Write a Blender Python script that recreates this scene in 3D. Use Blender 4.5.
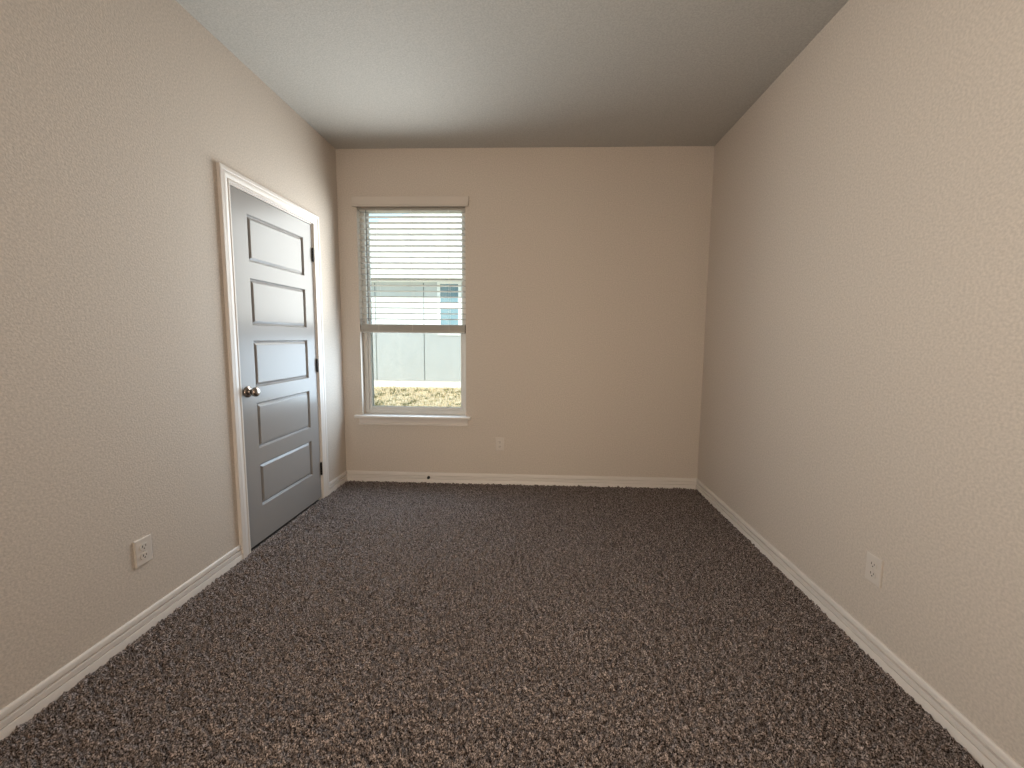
import bpy, bmesh, math, random
import numpy as np
from mathutils import Vector, Matrix

random.seed(4)
for o in list(bpy.data.objects):
    bpy.data.objects.remove(o)
sc = bpy.context.scene
COL = sc.collection

# ------------------------------------------------------------------ room size
W, H = 2.9916, 2.74          # width (x) and ceiling height; back wall at y=0
YF = -3.95                   # wall behind the camera

# ------------------------------------------------------------------ camera
pitch, yaw, roll = .092, .0351, .0097
cyw, sy, cp, sp = math.cos(yaw), math.sin(yaw), math.cos(pitch), math.sin(pitch)
fw = Vector((-sy * cp, cyw * cp, -sp)); rt = Vector((cyw, sy, 0)); up = rt.cross(fw)
r2 = rt * math.cos(roll) + up * math.sin(roll); u2 = -rt * math.sin(roll) + up * math.cos(roll)
cam = bpy.data.cameras.new('camera'); co = bpy.data.objects.new('camera', cam); COL.objects.link(co)
M = Matrix((r2, u2, -fw)).transposed().to_4x4(); M.translation = Vector((1.6466, -3.1832, 1.251))
co.matrix_world = M
cam.sensor_fit = 'HORIZONTAL'; cam.sensor_width = 36; cam.lens = 36 * 385 / 1024
cam.shift_x = -12.56 / 1024; cam.shift_y = -11.29 / 1024
cam.clip_start = .05
sc.camera = co

# ------------------------------------------------------------------ light
sc.view_settings.view_transform = 'Standard'; sc.view_settings.look = 'None'
sc.view_settings.gamma = 1; sc.view_settings.use_curve_mapping = False
sc.view_settings.exposure = 0.0
wd = bpy.data.worlds.new('sky'); sc.world = wd; wd.use_nodes = True
bg = wd.node_tree.nodes['Background']
bg.inputs[0].default_value = (.54, .79, 1.0, 1); bg.inputs[1].default_value = 1.9
try:
    sc.cycles.use_denoising = True
    sc.cycles.denoiser = 'OPENIMAGEDENOISE'
    sc.cycles.max_bounces = 10; sc.cycles.diffuse_bounces = 8
    sc.cycles.sample_clamp_indirect = 6
except Exception:
    pass


def light(name, kind, loc, direction, energy, color, **kw):
    l = bpy.data.lights.new(name, kind); l.energy = energy; l.color = color
    for k, v in kw.items():
        setattr(l, k, v)
    o = bpy.data.objects.new(name, l); COL.objects.link(o)
    o.location = loc; o.rotation_euler = Vector(direction).to_track_quat('-Z', 'Y').to_euler()
    return o


light('sun', 'SUN', (0, -6, 9), (.2, .77, -.64), 7.5, (1, .965, .92), angle=.01)
# daylight arriving at the window opening, and added unseen fill lights behind the camera
light('window_daylight_upper', 'AREA', (.60, -.012, 1.80), (0, -1, 0), 17, (.97, 1, .97),
      shape='RECTANGLE', size=.86, size_y=.92, spread=math.radians(154))
light('window_daylight_behind_slats', 'AREA', (.60, .056, 1.80), (0, -1, 0), 3.0, (.85, .95, 1.0),
      shape='RECTANGLE', size=.84, size_y=.88)
light('window_daylight_lower', 'AREA', (.60, .034, .96), (0, -1, 0), 14.5, (.68, .85, 1.0),
      shape='RECTANGLE', size=.80, size_y=.54)
light('rear_fill', 'AREA', (1.40, -4.95, 1.35), (0, 1, .0), 77, (1, .86, .69),
      shape='RECTANGLE', size=.9, size_y=1.9)
light('side_fill', 'AREA', (-.75, -3.36, 1.80), (1, .55, .14), 76, (1, .915, .79),
      shape='RECTANGLE', size=.75, size_y=.85)  # unseen fill added to brighten the right wall

# ------------------------------------------------------------------ materials
def mat(name, color, rough=.6, metal=0., spec=.5):
    m = bpy.data.materials.new(name); m.use_nodes = True
    b = m.node_tree.nodes['Principled BSDF']
    b.inputs['Base Color'].default_value = (*color, 1)
    b.inputs['Roughness'].default_value = rough; b.inputs['Metallic'].default_value = metal
    b.inputs['Specular IOR Level'].default_value = spec
    return m


def nd(m, t, **kw):
    n = m.node_tree.nodes.new(t)
    for k, v in kw.items():
        setattr(n, k, v)
    return n


def lk(m, a, b):
    m.node_tree.links.new(a, b)


def coords(m):
    return nd(m, 'ShaderNodeTexCoord').outputs['Object']


def noise(m, scale, detail=2., rough=.5):
    n = nd(m, 'ShaderNodeTexNoise'); lk(m, coords(m), n.inputs['Vector'])
    n.inputs['Scale'].default_value = scale; n.inputs['Detail'].default_value = detail
    n.inputs['Roughness'].default_value = rough
    return n.outputs['Fac']


def ramp(m, fac, stops):
    r = nd(m, 'ShaderNodeValToRGB'); lk(m, fac, r.inputs['Fac'])
    el = r.color_ramp.elements
    while len(el) < len(stops):
        el.new(.5)
    for e, (p, c) in zip(el, stops):
        e.position = p; e.color = (*c, 1)
    return r.outputs['Color']


def bump(m, fac, strength, dist):
    b = nd(m, 'ShaderNodeBump'); b.inputs['Strength'].default_value = strength; b.inputs['Distance'].default_value = dist
    lk(m, fac, b.inputs['Height']); lk(m, b.outputs['Normal'], m.node_tree.nodes['Principled BSDF'].inputs['Normal'])


def basecol(m, colout):
    lk(m, colout, m.node_tree.nodes['Principled BSDF'].inputs['Base Color'])


def orange_peel(name, color, s=.35):
    m = mat(name, color, .75, spec=.25)
    f = noise(m, 150, 2, .5)
    bump(m, f, s, .003)
    c = [tuple(x * k for x in color) for k in (.90, 1.10)]
    basecol(m, ramp(m, noise(m, 120, 2, .5), [(.32, c[0]), (.68, c[1])]))
    return m


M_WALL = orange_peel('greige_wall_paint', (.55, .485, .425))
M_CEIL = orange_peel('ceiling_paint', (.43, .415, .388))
M_TRIM = mat('white_trim_paint', (.66, .61, .57), .38, spec=.35)
M_DOOR = mat('gray_door_paint', (.265, .247, .236), .29, spec=.34)
bump(M_DOOR, noise(M_DOOR, 140, 2), .05, .001)
M_NICKEL = mat('satin_nickel', (.33, .28, .245), .22, 1.)
M_BRONZE = mat('dark_bronze', (.03, .026, .024), .4, .6)
M_VINYL = mat('white_vinyl', (.60, .59, .57), .4)
M_BLIND = mat('white_blind_vinyl', (.43, .405, .365), .42, spec=.3)
M_VALANCE = mat('valance_paint', (.545, .485, .43), .5, spec=.3)
M_CORD = mat('blind_cord', (.75, .74, .70), .8)
M_WAND = mat('tilt_wand_plastic', (.07, .08, .085), .3)
M_PLATE = mat('white_outlet_plastic', (.60, .545, .495), .35, spec=.3)
M_SLOT = mat('outlet_slot', (.03, .028, .026), .6)
M_RUBBER = mat('black_rubber', (.012, .011, .01), .6)
M_DARK = mat('door_gap_shade', (.05, .045, .04), .9)  # dark colour stands for the shade seen through the door gaps

M_CARPET = mat('brown_carpet', (.12, .1, .09), .95, spec=.1)
f1 = noise(M_CARPET, 225, 3, .7)
basecol(M_CARPET, ramp(M_CARPET, f1, [(.40, (.012, .008, .006)), (.5, (.158, .126, .114)), (.64, (.53, .45, .42))]))

M_ROOF = mat('tan_shingle', (.5, .46, .42), .9)
br = nd(M_ROOF, 'ShaderNodeTexBrick'); lk(M_ROOF, coords(M_ROOF), br.inputs['Vector'])
br.inputs['Scale'].default_value = 4; br.inputs['Color1'].default_value = (.62, .57, .51, 1)
br.inputs['Color2'].default_value = (.52, .475, .43, 1); br.inputs['Mortar'].default_value = (.36, .33, .3, 1)
br.inputs['Mortar Size'].default_value = .012
basecol(M_ROOF, br.outputs['Color'])
M_SIDING = mat('pale_siding_paint', (.52, .565, .545), .7)
basecol(M_SIDING, ramp(M_SIDING, noise(M_SIDING, 3, 3), [(.3, (.53, .55, .545)), (.7, (.56, .58, .575))]))
M_EXT_TRIM = mat('white_exterior_trim', (.86, .86, .85), .6)
M_FASCIA = mat('gray_soffit', (.16, .17, .17), .6)
M_CONCRETE = mat('pale_concrete', (.86, .85, .83), .85)
M_EXT_GLASS = mat('neighbour_glass', (.16, .24, .27), .12)
M_SEAM = mat('siding_seam', (.16, .18, .18), .8)
M_GROUND = mat('dry_soil', (.6, .48, .28), .95)
basecol(M_GROUND, ramp(M_GROUND, noise(M_GROUND, 9, 5, .7), [(.36, (.40, .27, .13)), (.46, (.88, .68, .42)), (.7, (.96, .82, .58))]))
M_GRASS = mat('dry_grass', (.7, .6, .3), .8)
gi = nd(M_GRASS, 'ShaderNodeNewGeometry').outputs['Random Per Island']
basecol(M_GRASS, ramp(M_GRASS, gi, [(.0, (.10, .10, .03)), (.22, (.30, .27, .10)), (.4, (.92, .72, .46)), (.8, (.98, .84, .62))]))

M_WEED = mat('olive_weed', (.16, .15, .05), .8)
M_GLASS = bpy.data.materials.new('clear_pane'); M_GLASS.use_nodes = True
nt = M_GLASS.node_tree; nt.nodes.remove(nt.nodes['Principled BSDF'])
tr = nt.nodes.new('ShaderNodeBsdfTransparent'); tr.inputs[0].default_value = (.95, .98, .97, 1)
gl = nt.nodes.new('ShaderNodeBsdfGlossy'); gl.inputs['Roughness'].default_value = .02
mx = nt.nodes.new('ShaderNodeMixShader'); mx.inputs[0].default_value = .025
nt.links.new(tr.outputs[0], mx.inputs[1]); nt.links.new(gl.outputs[0], mx.inputs[2])
nt.links.new(mx.outputs[0], nt.nodes['Material Output'].inputs[0])
M_SCREEN = bpy.data.materials.new('insect_screen_mesh'); M_SCREEN.use_nodes = True
nt = M_SCREEN.node_tree; b = nt.nodes['Principled BSDF']
b.inputs['Base Color'].default_value = (.10, .11, .11, 1); b.inputs['Roughness'].default_value = .8
tr = nt.nodes.new('ShaderNodeBsdfTransparent'); mx = nt.nodes.new('ShaderNodeMixShader'); mx.inputs[0].default_value = .31
nt.links.new(tr.outputs[0], mx.inputs[1]); nt.links.new(b.outputs[0], mx.inputs[2])
nt.links.new(mx.outputs[0], nt.nodes['Material Output'].inputs[0])


# ------------------------------------------------------------------ mesh helpers
def box(bm, x0, x1, y0, y1, z0, z1, bev=0.):
    r = bmesh.ops.create_cube(bm, size=1)
    vs = r['verts']
    for v in vs:
        v.co = Vector(((x0 + x1) / 2 + v.co.x * (x1 - x0), (y0 + y1) / 2 + v.co.y * (y1 - y0), (z0 + z1) / 2 + v.co.z * (z1 - z0)))
    if bev:
        es = list({e for v in vs for e in v.link_edges})
        bmesh.ops.bevel(bm, geom=es, offset=bev, segments=2, affect='EDGES', profile=.5)


def cyl(bm, p0, p1, r, seg=16, r1=None):
    p0, p1 = Vector(p0), Vector(p1); d = p1 - p0
    m = Matrix.Translation((p0 + p1) / 2) @ d.to_track_quat('Z', 'Y').to_matrix().to_4x4()
    bmesh.ops.create_cone(bm, cap_ends=True, segments=seg, radius1=r, radius2=r if r1 is None else r1, depth=d.length, matrix=m)


def lathe(bm, origin, axis, prof, seg=28):
    """prof: (distance along axis, radius)"""
    q = Vector(axis).to_track_quat('Z', 'Y').to_matrix()
    rings = []
    for h, r in prof:
        if r < 1e-6:
            rings.append([bm.verts.new(Vector(origin) + q @ Vector((0, 0, h)))])
        else:
            rings.append([bm.verts.new(Vector(origin) + q @ Vector((r * math.cos(2 * math.pi * k / seg), r * math.sin(2 * math.pi * k / seg), h))) for k in range(seg)])
    for a, b in zip(rings[:-1], rings[1:]):
        for k in range(seg):
            j = (k + 1) % seg
            if len(a) == 1 and len(b) > 1:
                bm.faces.new((a[0], b[j], b[k]))
            elif len(b) == 1 and len(a) > 1:
                bm.faces.new((a[k], a[j], b[0]))
            elif len(a) > 1:
                bm.faces.new((a[k], a[j], b[j], b[k]))


def sweep(bm, path, frames, prof, closed_ends=True):
    """prof 2-D points swept along path; frames: per path point the two vectors the profile axes map to"""
    rows = []
    for p, (a, b) in zip(path, frames):
        rows.append([bm.verts.new(Vector(p) + Vector(a) * s + Vector(b) * t) for s, t in prof])
    n = len(prof)
    for r, q in zip(rows[:-1], rows[1:]):
        for k in range(n):
            bm.faces.new((r[k], r[(k + 1) % n], q[(k + 1) % n], q[k]))
    if closed_ends:
        bm.faces.new(rows[0][::-1]); bm.faces.new(rows[-1])


def obj(name, bm, m, parent=None, smooth=None, kind=None):
    bmesh.ops.recalc_face_normals(bm, faces=bm.faces)
    me = bpy.data.meshes.new(name); bm.to_mesh(me); bm.free()
    if m is not None:
        me.materials.append(m)
    o = bpy.data.objects.new(name, me); COL.objects.link(o)
    if parent is not None:
        o.parent = parent
        if parent.type == 'EMPTY':
            o.matrix_parent_inverse = Matrix.Translation(-Vector(parent.location))
    if smooth:
        for p in me.polygons:
            p.use_smooth = True
        if smooth != 'all':
            me.set_sharp_from_angle(angle=math.radians(35))
    if kind:
        o['kind'] = kind
    return o


def empty(name, loc, label, cat, group=None, kind=None):
    o = bpy.data.objects.new(name, None); COL.objects.link(o); o.location = loc; o.empty_display_size = .1
    tag(o, label, cat, group, kind)
    return o


def tag(o, label, cat, group=None, kind=None):
    o['label'] = label; o['category'] = cat
    if group: o['group'] = group
    if kind: o['kind'] = kind


def B():
    return bmesh.new()


# ------------------------------------------------------------------ room shell
WX0, WX1, WZ0, WZ1 = .157, 1.045, .568, 2.290       # window opening
DY0, DY1, DZ = -1.137, -.369, 2.058                  # door opening in the left wall
WT = .15

bm = B()
box(bm, -.12, WX0, 0, WT, -.2, H + .1); box(bm, WX1, W + .12, 0, WT, -.2, H + .1)
box(bm, WX0, WX1, 0, WT, -.2, WZ0); box(bm, WX0, WX1, 0, WT, WZ1, H + .1)
o = obj('wall_back', bm, M_WALL); tag(o, 'greige textured wall with the window', 'wall', kind='structure')

bm = B()
box(bm, -.12, 0, YF - .1, -3.78, -.2, H + .1); box(bm, -.12, 0, -2.94, DY0, -.2, H + .1); box(bm, -.12, 0, -3.78, -2.94, 2.25, H + .1); box(bm, -.12, 0, -3.78, -2.94, -.2, 1.38)  # includes a side opening added out of view to let the fill in
box(bm, -.12, 0, DY1, 0, -.2, H + .1)
box(bm, -.12, 0, DY0, DY1, DZ, H + .1); box(bm, -.12, 0, DY0, DY1, -.2, -.06)
o = obj('wall_left', bm, M_WALL); tag(o, 'greige textured wall with the gray panel door', 'wall', kind='structure')
bm = B(); box(bm, W, W + .12, YF - .1, 0, -.2, H + .1)
o = obj('wall_right', bm, M_WALL); tag(o, 'blank greige textured wall facing the gray door', 'wall', kind='structure')
bm = B()
HX0, HX1, HZ = .95, 1.85, 2.05                        # opening added behind the camera for the rear fill light
box(bm, -.12, HX0, YF - .12, YF, -.2, H + .1); box(bm, HX1, W + .12, YF - .12, YF, -.2, H + .1)
box(bm, HX0, HX1, YF - .12, YF, HZ, H + .1)
o = obj('wall_front', bm, M_WALL); tag(o, 'greige wall behind the viewer with an added opening for fill light', 'wall', kind='structure')
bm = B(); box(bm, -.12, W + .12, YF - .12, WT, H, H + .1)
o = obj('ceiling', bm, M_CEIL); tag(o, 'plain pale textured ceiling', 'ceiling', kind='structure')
# unseen box added to enclose the rear fill light
bm = B()
box(bm, .5, .6, -5.2, YF - .12, -.2, H); box(bm, 2.6, 2.7, -5.2, YF - .12, -.2, H)
box(bm, .5, 2.7, -5.3, -5.2, -.2, H); box(bm, .5, 2.7, -5.3, YF - .12, H - .2, H)
box(bm, .5, 2.7, -5.3, YF - .12, -.2, -.005)
o = obj('wall_rear_fill', bm, M_WALL); tag(o, 'added unseen box around the fill light behind the viewer', 'wall', kind='structure')
bm = B()  # unseen box added to enclose the side fill light
box(bm, -1.2, -1.1, -4.2, -2.5, -.2, H); box(bm, -1.2, -.12, -4.3, -4.2, -.2, H); box(bm, -1.2, -.12, -2.5, -2.4, -.2, H)
box(bm, -1.2, -.12, -4.3, -2.4, H - .2, H); box(bm, -1.2, 0, -4.3, -2.4, -.2, -.155); box(bm, -1.2, -.12, -4.3, -2.4, -.155, -.005)
o = obj('wall_side_fill', bm, M_WALL); tag(o, 'added unseen box around the side fill light behind the viewer', 'wall', kind='structure')
# unseen dark box added behind the door to block light leaks
bm = B()
box(bm, -.9, -.12, -1.6, -1.5, -.2, H); box(bm, -.9, -.12, -.1, 0, -.2, H); box(bm, -1.0, -.9, -1.6, 0, -.2, H)
box(bm, -.9, -.12, -1.5, -.1, H - .1, H); box(bm, -.9, -.01, DY0, DY1, -.06, -.012)
o = obj('wall_light_block', bm, M_DARK); tag(o, 'added dark box blocking light behind the closed gray door', 'wall', kind='structure')


# carpet
def carpet():
    rng = np.random.default_rng(7)
    xs = np.arange(0, W + .0047, .0047); xs[-1] = W
    ys = np.concatenate([np.arange(YF, -2.6, .02), np.arange(-2.6, 0, .0047), [0.]])
    nx, ny = len(xs), len(ys)
    X, Y = np.meshgrid(xs, ys)
    X = X + rng.normal(0, .0013, X.shape); Y = Y + rng.normal(0, .0013, Y.shape)
    Z = rng.normal(0, 1, X.shape)
    # soft clumping of the tufts
    S = Z.copy()
    for ax in (0, 1):
        S = (S + np.roll(S, 1, ax) + np.roll(S, -1, ax)) / 3
    Z = .0062 * Z + .0075 * S - .005
    # gently trodden hollows
    for _ in range(70):
        cx, cy, r, d = rng.uniform(0, W), rng.uniform(-3.2, 0), rng.uniform(.06, .22), rng.uniform(-.003, .003)
        Z += d * np.exp(-((X - cx) ** 2 + (Y - cy) ** 2) / r ** 2)
    edge = np.minimum(np.minimum(X, W - X), -Y)
    Z = Z * (.35 + .65 * np.clip(edge / .04, 0, 1)) + .003 * (edge < .02)
    X = X.clip(0, W); Y = Y.clip(YF, 0)
    co = np.stack([X, Y, Z], -1).reshape(-1, 3)
    i = np.arange(nx * ny).reshape(ny, nx)
    q = np.stack([i[:-1, :-1], i[:-1, 1:], i[1:, 1:], i[1:, :-1]], -1).reshape(-1, 4)
    # slab under the pile
    base = len(co)
    bx = np.array([[x, y, z] for z in (-.15, -.02) for x, y in ((-.12, YF - .12), (W + .12, YF - .12), (W + .12, .0), (-.12, .0))])
    co = np.concatenate([co, bx])
    bq = base + np.array([[3, 2, 1, 0], [4, 5, 6, 7], [0, 1, 5, 4], [1, 2, 6, 5], [2, 3, 7, 6], [3, 0, 4, 7]])
    q = np.concatenate([q, bq])
    me = bpy.data.meshes.new('floor')
    me.vertices.add(len(co)); me.vertices.foreach_set('co', co.astype(np.float32).ravel())
    me.loops.add(q.size); me.loops.foreach_set('vertex_index', q.astype(np.int32).ravel())
    me.polygons.add(len(q)); me.polygons.foreach_set('loop_start', np.arange(0, q.size, 4, dtype=np.int32))
    me.polygons.foreach_set('loop_total', np.full(len(q), 4, dtype=np.int32))
    me.update(); me.validate()
    me.materials.append(M_CARPET)
    o = bpy.data.objects.new('floor', me); COL.objects.link(o)
    tag(o, 'dark brown cut-pile carpet over the whole floor', 'carpet', kind='structure')


carpet()

# ------------------------------------------------------------------ baseboards
BP = [(-.001, -.015), (.014, -.015), (.014, .0325), (.0132, .0340), (.0050, .0344), (.0050, .0376), (.0112, .0380), (.0112, .051),
      (.0112, .0560), (.0106, .0590), (.0010, .0600), (.0010, .0675), (.0096, .0685), (.0096, .0830), (.0078, .0885), (.0045, .0915), (-.001, .092)]


def baseboard(name, pts, nrm, label):
    """pts: end points with mitre shift; nrm = into the room"""
    (p0, m0), (p1, m1) = pts
    d = (Vector(p1) - Vector(p0)).normalized(); n = Vector(nrm)
    bm = B()
    rows = []
    for p, mm in ((p0, m0), (p1, -m1)):
        rows.append([bm.verts.new(Vector(p) + n * s + d * (mm * max(s, 0)) + Vector((0, 0, t * .957))) for s, t in BP])
    k = len(BP)
    for i in range(k):
        bm.faces.new((rows[0][i], rows[0][(i + 1) % k], rows[1][(i + 1) % k], rows[1][i]))
    bm.faces.new(rows[0][::-1]); bm.faces.new(rows[1])
    o = obj(name, bm, M_TRIM, smooth=True); tag(o, label, 'baseboard', kind='structure')


CO0, CO1 = -1.197, -.309      # outer edges of the door casing
baseboard('baseboard_left', (((0, YF, 0), 1), ((0, CO0, 0), 0)), (1, 0, 0), 'white moulded baseboard on the left wall, near side of the door')
baseboard('baseboard_corner', (((0, CO1, 0), 0), ((0, 0, 0), 1)), (1, 0, 0), 'short white baseboard between door casing and back corner')
baseboard('baseboard_back', (((0, 0, 0), 1), ((W, 0, 0), 1)), (0, -1, 0), 'white moulded baseboard under the window')
baseboard('baseboard_right', (((W, 0, 0), 1), ((W, YF, 0), 1)), (-1, 0, 0), 'white moulded baseboard along the blank right wall')

# ------------------------------------------------------------------ door
SY0, SY1, SZ0, SZ1 = -1.119, -.384, .014, 2.040      # the leaf
door = empty('door_1', (0, (SY0 + SY1) / 2, 0), 'closed gray five-panel door with white casing', 'door', kind='structure')
bm = B()
box(bm, -.118, 0, DY0 - .001, SY0 - .003, -.02, DZ); box(bm, -.118, 0, SY1 + .004, DY1 + .001, -.02, DZ)
box(bm, -.118, 0, DY0, DY1, SZ1 + .004, DZ + .001)
box(bm, -.08, -.041, SY0 - .003, SY0 + .010, -.02, SZ1 + .004); box(bm, -.08, -.041, SY1 - .009, SY1 + .004, -.02, SZ1 + .004)
box(bm, -.08, -.041, SY0, SY1, SZ1 - .008, SZ1 + .004)
obj('jamb', bm, M_TRIM, door)
# casing: profile swept round the opening with mitres
CI0, CI1, CZ = SY0 - .010, SY1 + .011, SZ1 + .012
CW = CI0 - CO0
CPF = [(-.0005, 0), (.0085, 0), (.0115, .002), (.0120, .010), (.0095, .014), (.0100, .020), (.0140, .030), (.0160, .042), (.0150, .046),
       (.0180, .050), (.0180, CW - .003), (.0155, CW), (-.0005, CW)]
bm = B()
path = [(0, CI0, -.01), (0, CI0, CZ), (0, CI1, CZ), (0, CI1, -.01)]
fr = [((1, 0, 0), (0, -1, 0)), ((1, 0, 0), (0, -1, 1)), ((1, 0, 0), (0, 1, 1)), ((1, 0, 0), (0, 1, 0))]
sweep(bm, path, fr, CPF)
obj('casing', bm, M_TRIM, door, smooth=True)[  'label'] = 'white moulded casing'

leaf_x = -.003
PY0, PY1 = -1.003, -.482
PZ = [(1.666, 1.929), (1.304, 1.572), (.943, 1.216), (.578, .851), (.226, .482)]
bm = B()
# front skin as a grid with the five panel openings, back and edges
zs = [SZ0]
for a, b_ in sorted(PZ):
    zs += [a, b_]
zs.append(SZ1)
ysg = [SY0, PY0, PY1, SY1]
for iz in range(len(zs) - 1):
    for iy in range(3):
        if iy == 1 and iz % 2 == 1:
            continue
        vs = [bm.verts.new((leaf_x, y, z)) for y, z in ((ysg[iy], zs[iz]), (ysg[iy + 1], zs[iz]), (ysg[iy + 1], zs[iz + 1]), (ysg[iy], zs[iz + 1]))]
        bm.faces.new(vs)
# moulded frames of the panels
MOULD = [(0, 0), (.0030, -.004), (.0055, -.011), (.0085, -.0135), (.0115, -.0135)]
for a, b_ in PZ:
    loops = []
    for ins, dx in MOULD:
        loops.append([bm.verts.new((leaf_x + dx, y, z)) for y, z in ((PY0 + ins, a + ins), (PY1 - ins, a + ins), (PY1 - ins, b_ - ins), (PY0 + ins, b_ - ins))])
    for l0, l1 in zip(loops[:-1], loops[1:]):
        for k in range(4):
            bm.faces.new((l0[k], l0[(k + 1) % 4], l1[(k + 1) % 4], l1[k]))
xb = leaf_x - .035
c = [bm.verts.new((x, y, z)) for x in (leaf_x, xb) for y, z in ((SY0, SZ0), (SY1, SZ0), (SY1, SZ1), (SY0, SZ1))]
bm.faces.new((c[7], c[6], c[5], c[4]))
for k in range(4):
    j = (k + 1) % 4
    bm.faces.new((c[k], c[4 + k], c[4 + j], c[j]))
bmesh.ops.remove_doubles(bm, verts=bm.verts, dist=.0002)
leaf = obj('leaf', bm, M_DOOR, door); leaf['label'] = 'gray painted door leaf'
for a, b_ in PZ:
    bm = B()
    loops = []
    for ins, dx in ((.0098, -.0150), (.0102, -.0135), (.0235, -.0055), (.0240, -.0030), (.028, -.0026)):
        loops.append([bm.verts.new((leaf_x + dx, y, z)) for y, z in ((PY0 + ins, a + ins), (PY1 - ins, a + ins), (PY1 - ins, b_ - ins), (PY0 + ins, b_ - ins))])
    for l0, l1 in zip(loops[:-1], loops[1:]):
        for k in range(4):
            bm.faces.new((l0[k], l0[(k + 1) % 4], l1[(k + 1) % 4], l1[k]))
    bm.faces.new(loops[-1])
    bk = [bm.verts.new((leaf_x - .03, v.co.y, v.co.z)) for v in loops[0]]
    for k in range(4):
        bm.faces.new((bk[k], bk[(k + 1) % 4], loops[0][(k + 1) % 4], loops[0][k]))
    bm.faces.new(bk[::-1])
    obj('panel', bm, M_DOOR, leaf)
# hinges
for hz in (1.831, 1.026, .237):
    bm = B()
    for k in range(5):
        cyl(bm, (.004, SY1 + .002, hz - .046 + k * .0184 + .0004), (.004, SY1 + .002, hz - .046 + (k + 1) * .0184 - .0004), .0068, 14)
    cyl(bm, (.004, SY1 + .002, hz - .050), (.004, SY1 + .002, hz + .050), .0045, 12)
    box(bm, -.030, .002, SY1 + .0005, SY1 + .0035, hz - .046, hz + .046)
    obj('hinge', bm, M_BRONZE, door, smooth=True)['label'] = 'dark bronze hinge'
# knob
KY, KZ = -1.069, .926
bm = B()
lathe(bm, (leaf_x, KY, KZ), (1, 0, 0), [(0, 0), (0, .0325), (.004, .0325), (.008, .029), (.011, .021), (.013, .0135), (.024, .0115), (.029, .014),
                                        (.034, .0215), (.040, .0262), (.047, .0275), (.053, .0262), (.058, .0220), (.0605, .0150), (.0615, .007), (.0617, 0)], 32)
knob = obj('knob', bm, M_NICKEL, door, smooth='all'); knob['label'] = 'satin nickel door knob'
bm = B(); box(bm, -.026, .0012, SY0 - .0035, SY0 - .0005, KZ - .029, KZ + .029, .001)
obj('strike_plate', bm, M_BRONZE, door)

# ------------------------------------------------------------------ window
win = empty('window_1', ((WX0 + WX1) / 2, 0, WZ0), 'white single-hung window with half-lowered blind', 'window', kind='structure')
FY0, FY1 = .058, .135
MR0, MR1 = 1.285, 1.335        # meeting rail
FW = .034


def ring(bm, x0, x1, z0, z1, y0, y1, w, wb=None, wt=None, bev=.002):
    wb = w if wb is None else wb; wt = w if wt is None else wt
    box(bm, x0, x0 + w, y0, y1, z0, z1, bev); box(bm, x1 - w, x1, y0, y1, z0, z1, bev)
    box(bm, x0 + w, x1 - w, y0, y1, z0, z0 + wb, bev); box(bm, x0 + w, x1 - w, y0, y1, z1 - wt, z1, bev)


bm = B(); ring(bm, WX0, WX1, WZ0 + .012, WZ1, FY0, FY1, FW, wt=.010)
obj('frame', bm, M_VINYL, win)
bm = B(); ring(bm, WX0 + FW - .004, WX1 - FW + .004, WZ0 + .012 + FW - .006, MR1, FY0 + .010, FY0 + .038, .026, .034, .042)
s1 = obj('lower_sash', bm, M_VINYL, win)
bm = B(); box(bm, WX0 + FW + .018, WX1 - FW - .018, FY0 + .022, FY0 + .026, WZ0 + .06, MR1 - .035)
obj('pane', bm, M_GLASS, s1)
bm = B(); ring(bm, WX0 + FW - .004, WX1 - FW + .004, MR0, WZ1 - .006, FY0 + .042, FY0 + .068, .020, .042, .010)
s2 = obj('upper_sash', bm, M_VINYL, win)
bm = B(); box(bm, WX0 + FW + .012, WX1 - FW - .012, FY0 + .053, FY0 + .057, MR0 + .035, WZ1 - .012)
obj('pane', bm, M_GLASS, s2)
bm = B(); ring(bm, WX0 + FW, WX1 - FW, WZ0 + .012 + FW, MR0 + .015, FY0 + .069, FY0 + .077, .014, bev=.001)
scf = obj('screen_frame', bm, M_VINYL, win)
bm = B(); box(bm, WX0 + FW + .012, WX1 - FW - .012, FY0 + .0725, FY0 + .0735, WZ0 + .024 + FW, MR0 + .004)
obj('insect_screen', bm, M_SCREEN, scf)
# stool and apron
bm = B()
box(bm, WX0 + .001, WX1 - .001, -.002, FY0 + .002, WZ0 - .004, WZ0 + .012)
box(bm, .098, 1.087, -.040, 0, WZ0 - .010, WZ0 + .012, .006)
obj('stool', bm, M_TRIM, win, smooth=True)
bm = B()
sweep(bm, [(.128, 0, 0), (1.058, 0, 0)], [((0, -1, 0), (0, 0, 1))] * 2,
      [(-.001, .497), (.009, .497), (.013, .500), (.013, .507), (.0035, .512), (.0035, .520), (.011, .548), (.016, .5585), (-.001, .5585)])
obj('apron', bm, M_TRIM, win, smooth=True)

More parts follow.
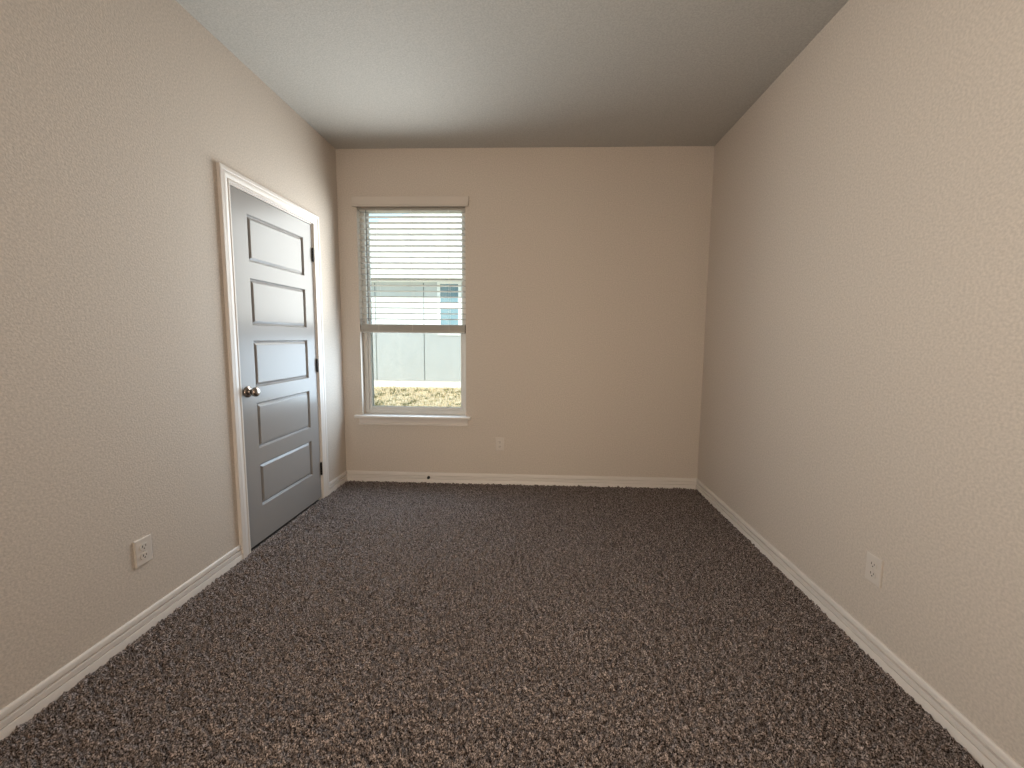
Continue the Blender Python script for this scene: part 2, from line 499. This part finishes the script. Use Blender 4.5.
# ------------------------------------------------------------------ blind
blind = empty('window_blind', ((WX0 + WX1) / 2, 0, WZ1), 'white horizontal slat blind lowered over the upper half of the window', 'blind')
bm = B()
sweep(bm, [(.127, 0, 0), (1.072, 0, 0)], [((0, -1, 0), (0, 0, 1))] * 2,
      [(.012, 2.289), (.019, 2.287), (.024, 2.291), (.024, 2.300), (.020, 2.304), (.020, 2.346), (.024, 2.352), (.027, 2.362), (.026, 2.368), (.012, 2.368)])
for x in (.127, 1.072):      # returns to the wall
    box(bm, x - .004 if x > 1 else x, x if x > 1 else x + .004, -.014, -.0005, 2.289, 2.367)
val = obj('valance', bm, M_VALANCE, blind, smooth=True)
bm = B(); box(bm, WX0 + .004, WX1 - .004, .024, .053, 2.273, WZ1 - .001, .002)
obj('headrail', bm, M_BLIND, blind)
SL0, SL1, SYB, SYE = WX0 + .007, WX1 - .007, .003, .053


def slat(bm, z, tilt=.0):
    n = 6
    rows = []
    for x in (SL0, SL1):
        topv, botv = [], []
        for k in range(n + 1):
            s = k / n - .5
            y = (SYB + SYE) / 2 + s * (SYE - SYB); h = .003 * (1 - (2 * s) ** 2) + tilt * s
            topv.append(bm.verts.new((x, y, z + h + .0018))); botv.append(bm.verts.new((x, y, z + h - .0018)))
        rows.append(topv + botv[::-1])
    m = len(rows[0])
    for k in range(m):
        bm.faces.new((rows[0][k], rows[0][(k + 1) % m], rows[1][(k + 1) % m], rows[1][k]))
    bm.faces.new(rows[0][::-1]); bm.faces.new(rows[1])


bm = B()
PITCH = .0459
zs_ = [2.263 - PITCH * k for k in range(20)]
for z in zs_:
    slat(bm, z, -.002)
obj('slat_panel', bm, M_BLIND, blind, smooth=True)
bm = B()
for k in range(16):
    slat(bm, 1.3000 + .0029 * k, .0)
obj('slat_stack', bm, M_BLIND, blind, smooth=True)
bm = B(); box(bm, SL0, SL1, SYB, SYE, 1.277, 1.2965, .004)
obj('bottom_rail', bm, M_BLIND, blind, smooth=True)
for x in (.315, .60, .905):
    bm = B()
    for y in (SYB - .0005, SYE + .0005):
        cyl(bm, (x, y, 1.297), (x, y, 2.275), .0008, 6)
    for z in zs_:
        cyl(bm, (x, SYB, z - .0022), (x, SYE, z - .0022), .0006, 5)
    obj('ladder_cord', bm, M_CORD, blind)
bm = B()
cyl(bm, (.235, -.006, 1.395), (.235, -.006, 2.262), .0030, 6); cyl(bm, (.235, -.006, 1.372), (.235, -.006, 1.395), .0050, 8, .0062)
cyl(bm, (.235, -.006, 2.262), (.235, .008, 2.266), .002, 6)
obj('tilt_wand', bm, M_WAND, blind)['label'] = 'dark tilt wand'

# ------------------------------------------------------------------ outlets
OG = 'wall power outlets'


def outlet_root(loc, rz, label):
    o = empty('power_outlet', loc, label, 'outlet', OG); o.rotation_euler = (0, 0, rz)
    return o


def outlet_parts(root):
    """local frame: plate in x-z, facing -y, centre at origin"""
    def part(name, bm, m, par):
        bmesh.ops.recalc_face_normals(bm, faces=bm.faces)
        me = bpy.data.meshes.new(name); bm.to_mesh(me); bm.free(); me.materials.append(m)
        p = bpy.data.objects.new(name, me); COL.objects.link(p); p.parent = par
        return p
    bm = B()
    L = []
    for ins, y in ((0, 0), (0, -.0035), (.0015, -.0055), (.005, -.0066)):
        L.append([bm.verts.new((x, y, z)) for x, z in ((-.035 + ins, -.0572 + ins), (.035 - ins, -.0572 + ins), (.035 - ins, .0572 - ins), (-.035 + ins, .0572 - ins))])
    for a, b_ in zip(L[:-1], L[1:]):
        for k in range(4):
            bm.faces.new((a[k], a[(k + 1) % 4], b_[(k + 1) % 4], b_[k]))
    bm.faces.new(L[-1]); bm.faces.new(L[0][::-1])
    part('cover_plate', bm, M_PLATE, root)
    for zc in (.0195, -.0195):
        bm = B()
        ang = [math.radians(a) for a in range(0, 360, 15)]
        pts = [(.0172 * math.cos(a), max(-.0135, min(.0135, .0172 * math.sin(a)))) for a in ang]
        r0 = [bm.verts.new((x, -.006, zc + z)) for x, z in pts]; r1 = [bm.verts.new((x * .97, -.0086, zc + z * .97)) for x, z in pts]
        for k in range(len(pts)):
            bm.faces.new((r0[k], r0[(k + 1) % len(pts)], r1[(k + 1) % len(pts)], r1[k]))
        bm.faces.new(r1)
        rc = part('receptacle', bm, M_PLATE, root)
        bm = B()
        box(bm, -.0078, -.0050, -.0089, -.0080, zc - .002, zc + .0075)
        box(bm, .0052, .0075, -.0089, -.0080, zc - .001, zc + .0070)
        cyl(bm, (0, -.0089, zc - .0075), (0, -.0080, zc - .0075), .0027, 12)
        part('slot', bm, M_SLOT, rc)
    bm = B(); cyl(bm, (0, -.0078, 0), (0, -.006, 0), .0032, 14)
    part('screw', bm, M_PLATE, root)


def copy_tree(o):
    c = o.copy(); COL.objects.link(c)
    for ch in [x for x in bpy.data.objects if x.parent == o]:
        d = ch.copy(); COL.objects.link(d); d.parent = c
        for g in [x for x in bpy.data.objects if x.parent == ch]:
            e = g.copy(); COL.objects.link(e); e.parent = d
    return c


out0 = outlet_root((1.332, 0, .347), 0, 'small white power outlet on the back wall beside the window')
outlet_parts(out0)
out1 = copy_tree(out0); out1.location = (0, -1.703, .3436); out1.rotation_euler = (0, 0, math.pi / 2)
out1['label'] = 'white power outlet low on the left wall, near side of the gray door'
out2 = copy_tree(out0); out2.location = (W, -1.684, .347); out2.rotation_euler = (0, 0, -math.pi / 2)
out2['label'] = 'white power outlet on the blank right wall above the baseboard'

# ------------------------------------------------------------------ door stop on the back baseboard
ds = empty('door_stop', (.722, -.011, .047), 'small black door stop on the baseboard under the window', 'door stop')
bm = B(); lathe(bm, (.722, -.0105, .047), (0, -1, 0), [(0, 0), (0, .0125), (.004, .0125), (.006, .009), (.010, .009), (.010, 0)], 20)
obj('base', bm, M_BRONZE, ds, smooth=True)
bm = B(); lathe(bm, (.722, -.0200, .047), (0, -1, 0), [(0, 0), (0, .0105), (.006, .0112), (.011, .0095), (.014, .005), (.0145, 0)], 20)
obj('rubber_tip', bm, M_RUBBER, ds, smooth=True)

# ------------------------------------------------------------------ outside
GZ = -.045
NY = 6.387
bm = B(); box(bm, -14, 14, WT + .02, NY + .1, GZ - .3, GZ)
o = obj('ground', bm, M_GROUND); tag(o, 'dry yellow yard soil between the houses', 'ground', kind='structure')
rng = np.random.default_rng(3)
bm = B()
for _ in range(7500):
    x, y = rng.uniform(-3.0, .6), rng.uniform(3.2, NY - .05)
    h, a, l = rng.uniform(.02, .075), rng.uniform(0, 6.283), rng.uniform(0, .05)
    dx, dy, w = math.cos(a), math.sin(a), rng.uniform(.003, .007)
    v = [bm.verts.new((x - dy * w, y + dx * w, GZ - .003)), bm.verts.new((x + dy * w, y - dx * w, GZ - .003)),
         bm.verts.new((x + dx * l * .4 + dy * w * .6, y + dy * l * .4 - dx * w * .6, GZ + h * .6)), bm.verts.new((x + dx * l * .4 - dy * w * .6, y + dy * l * .4 + dx * w * .6, GZ + h * .6)),
         bm.verts.new((x + dx * l, y + dy * l, GZ + h))]
    bm.faces.new((v[0], v[1], v[2], v[3])); bm.faces.new((v[3], v[2], v[4]))
for f in bm.faces:
    f.material_index = 0
for _ in range(100):
    cx, cy, sz = rng.uniform(-2.6, .3), rng.uniform(3.4, NY - .3), rng.uniform(.4, .9)
    for _k in range(14):
        x, y, a = cx + rng.normal(0, .05 * sz), cy + rng.normal(0, .05 * sz), rng.uniform(0, 6.283)
        h, l, w = rng.uniform(.03, .10) * sz, rng.uniform(.02, .07) * sz, rng.uniform(.006, .013)
        dx, dy = math.cos(a), math.sin(a)
        v = [bm.verts.new((x - dy * w, y + dx * w, GZ - .003)), bm.verts.new((x + dy * w, y - dx * w, GZ - .003)), bm.verts.new((x + dx * l, y + dy * l, GZ + h))]
        bm.faces.new(v).material_index = 1
o = obj('grass', bm, M_GRASS); o.data.materials.append(M_WEED); tag(o, 'dry yellow grass in the yard outside the window', 'grass', kind='stuff')

nb = empty('neighbour_house', (-1, NY, GZ), 'pale house with tan roof seen through the window', 'house')
FZ, SZ = .129, 2.62              # top of foundation, soffit height
bm = B(); box(bm, -6.3, 6, NY + .012, NY + .2, FZ, SZ)
wl = obj('wall', bm, M_SIDING, nb); wl['label'] = 'pale gray-green panel siding'
bm = B()
for k in range(-3, 6):
    x = -1.213 + k * 1.22
    box(bm, x - .009, x + .009, NY + .006, NY + .02, FZ, SZ - .06)
obj('panel_joint', bm, M_SEAM, wl)
bm = B(); box(bm, -6.3, 6, NY + .024, NY + .2, GZ - .2, FZ)
obj('foundation', bm, M_CONCRETE, nb)
bm = B(); box(bm, -6.3, 6, NY - .012, NY + .015, SZ - .035, SZ)
obj('frieze_board', bm, M_EXT_TRIM, nb)
EY = NY - .47                    # eave edge
bm = B(); box(bm, -6.8, 6, EY + .02, NY + .05, SZ, SZ + .02)
obj('soffit', bm, M_FASCIA, nb)
bm = B(); box(bm, -6.85, 6, EY, EY + .03, SZ - .01, SZ + .15, .004)
obj('fascia', bm, M_EXT_TRIM, nb)
bm = B()
ze = 2.77
ev = [(-6.9, EY - .03, ze - .02), (6.0, EY - .03, ze - .02), (6.0, 14.3, 6.95), (-2.76, 14.3, 6.95)]
top = [bm.verts.new((x, y, z + .03)) for x, y, z in ev]; bot = [bm.verts.new((x, y, z)) for x, y, z in ev]
bm.faces.new(top); bm.faces.new(bot[::-1])
for k in range(4):
    bm.faces.new((bot[k], bot[(k + 1) % 4], top[(k + 1) % 4], top[k]))
hip = [bm.verts.new(p) for p in ((-6.9, EY - .03, ze + .01), (-2.76, 14.3, 6.98), (-6.9, 22.7, ze + .01))]
bm.faces.new(hip)
obj('roof', bm, M_ROOF, nb)
nw = B(); ring(nw, -.868, -.27, 1.27, 2.60, NY - .014, NY + .02, .075, .09, .06, .003); box(nw, -.80, -.34, NY - .008, NY + .02, 1.955, 2.06)
nwo = obj('window', nw, M_EXT_TRIM, nb); nwo['label'] = 'white trimmed window'
bm = B(); box(bm, -.80, -.34, NY + .003, NY + .012, 1.34, 2.56)
obj('pane', bm, M_EXT_GLASS, nwo)
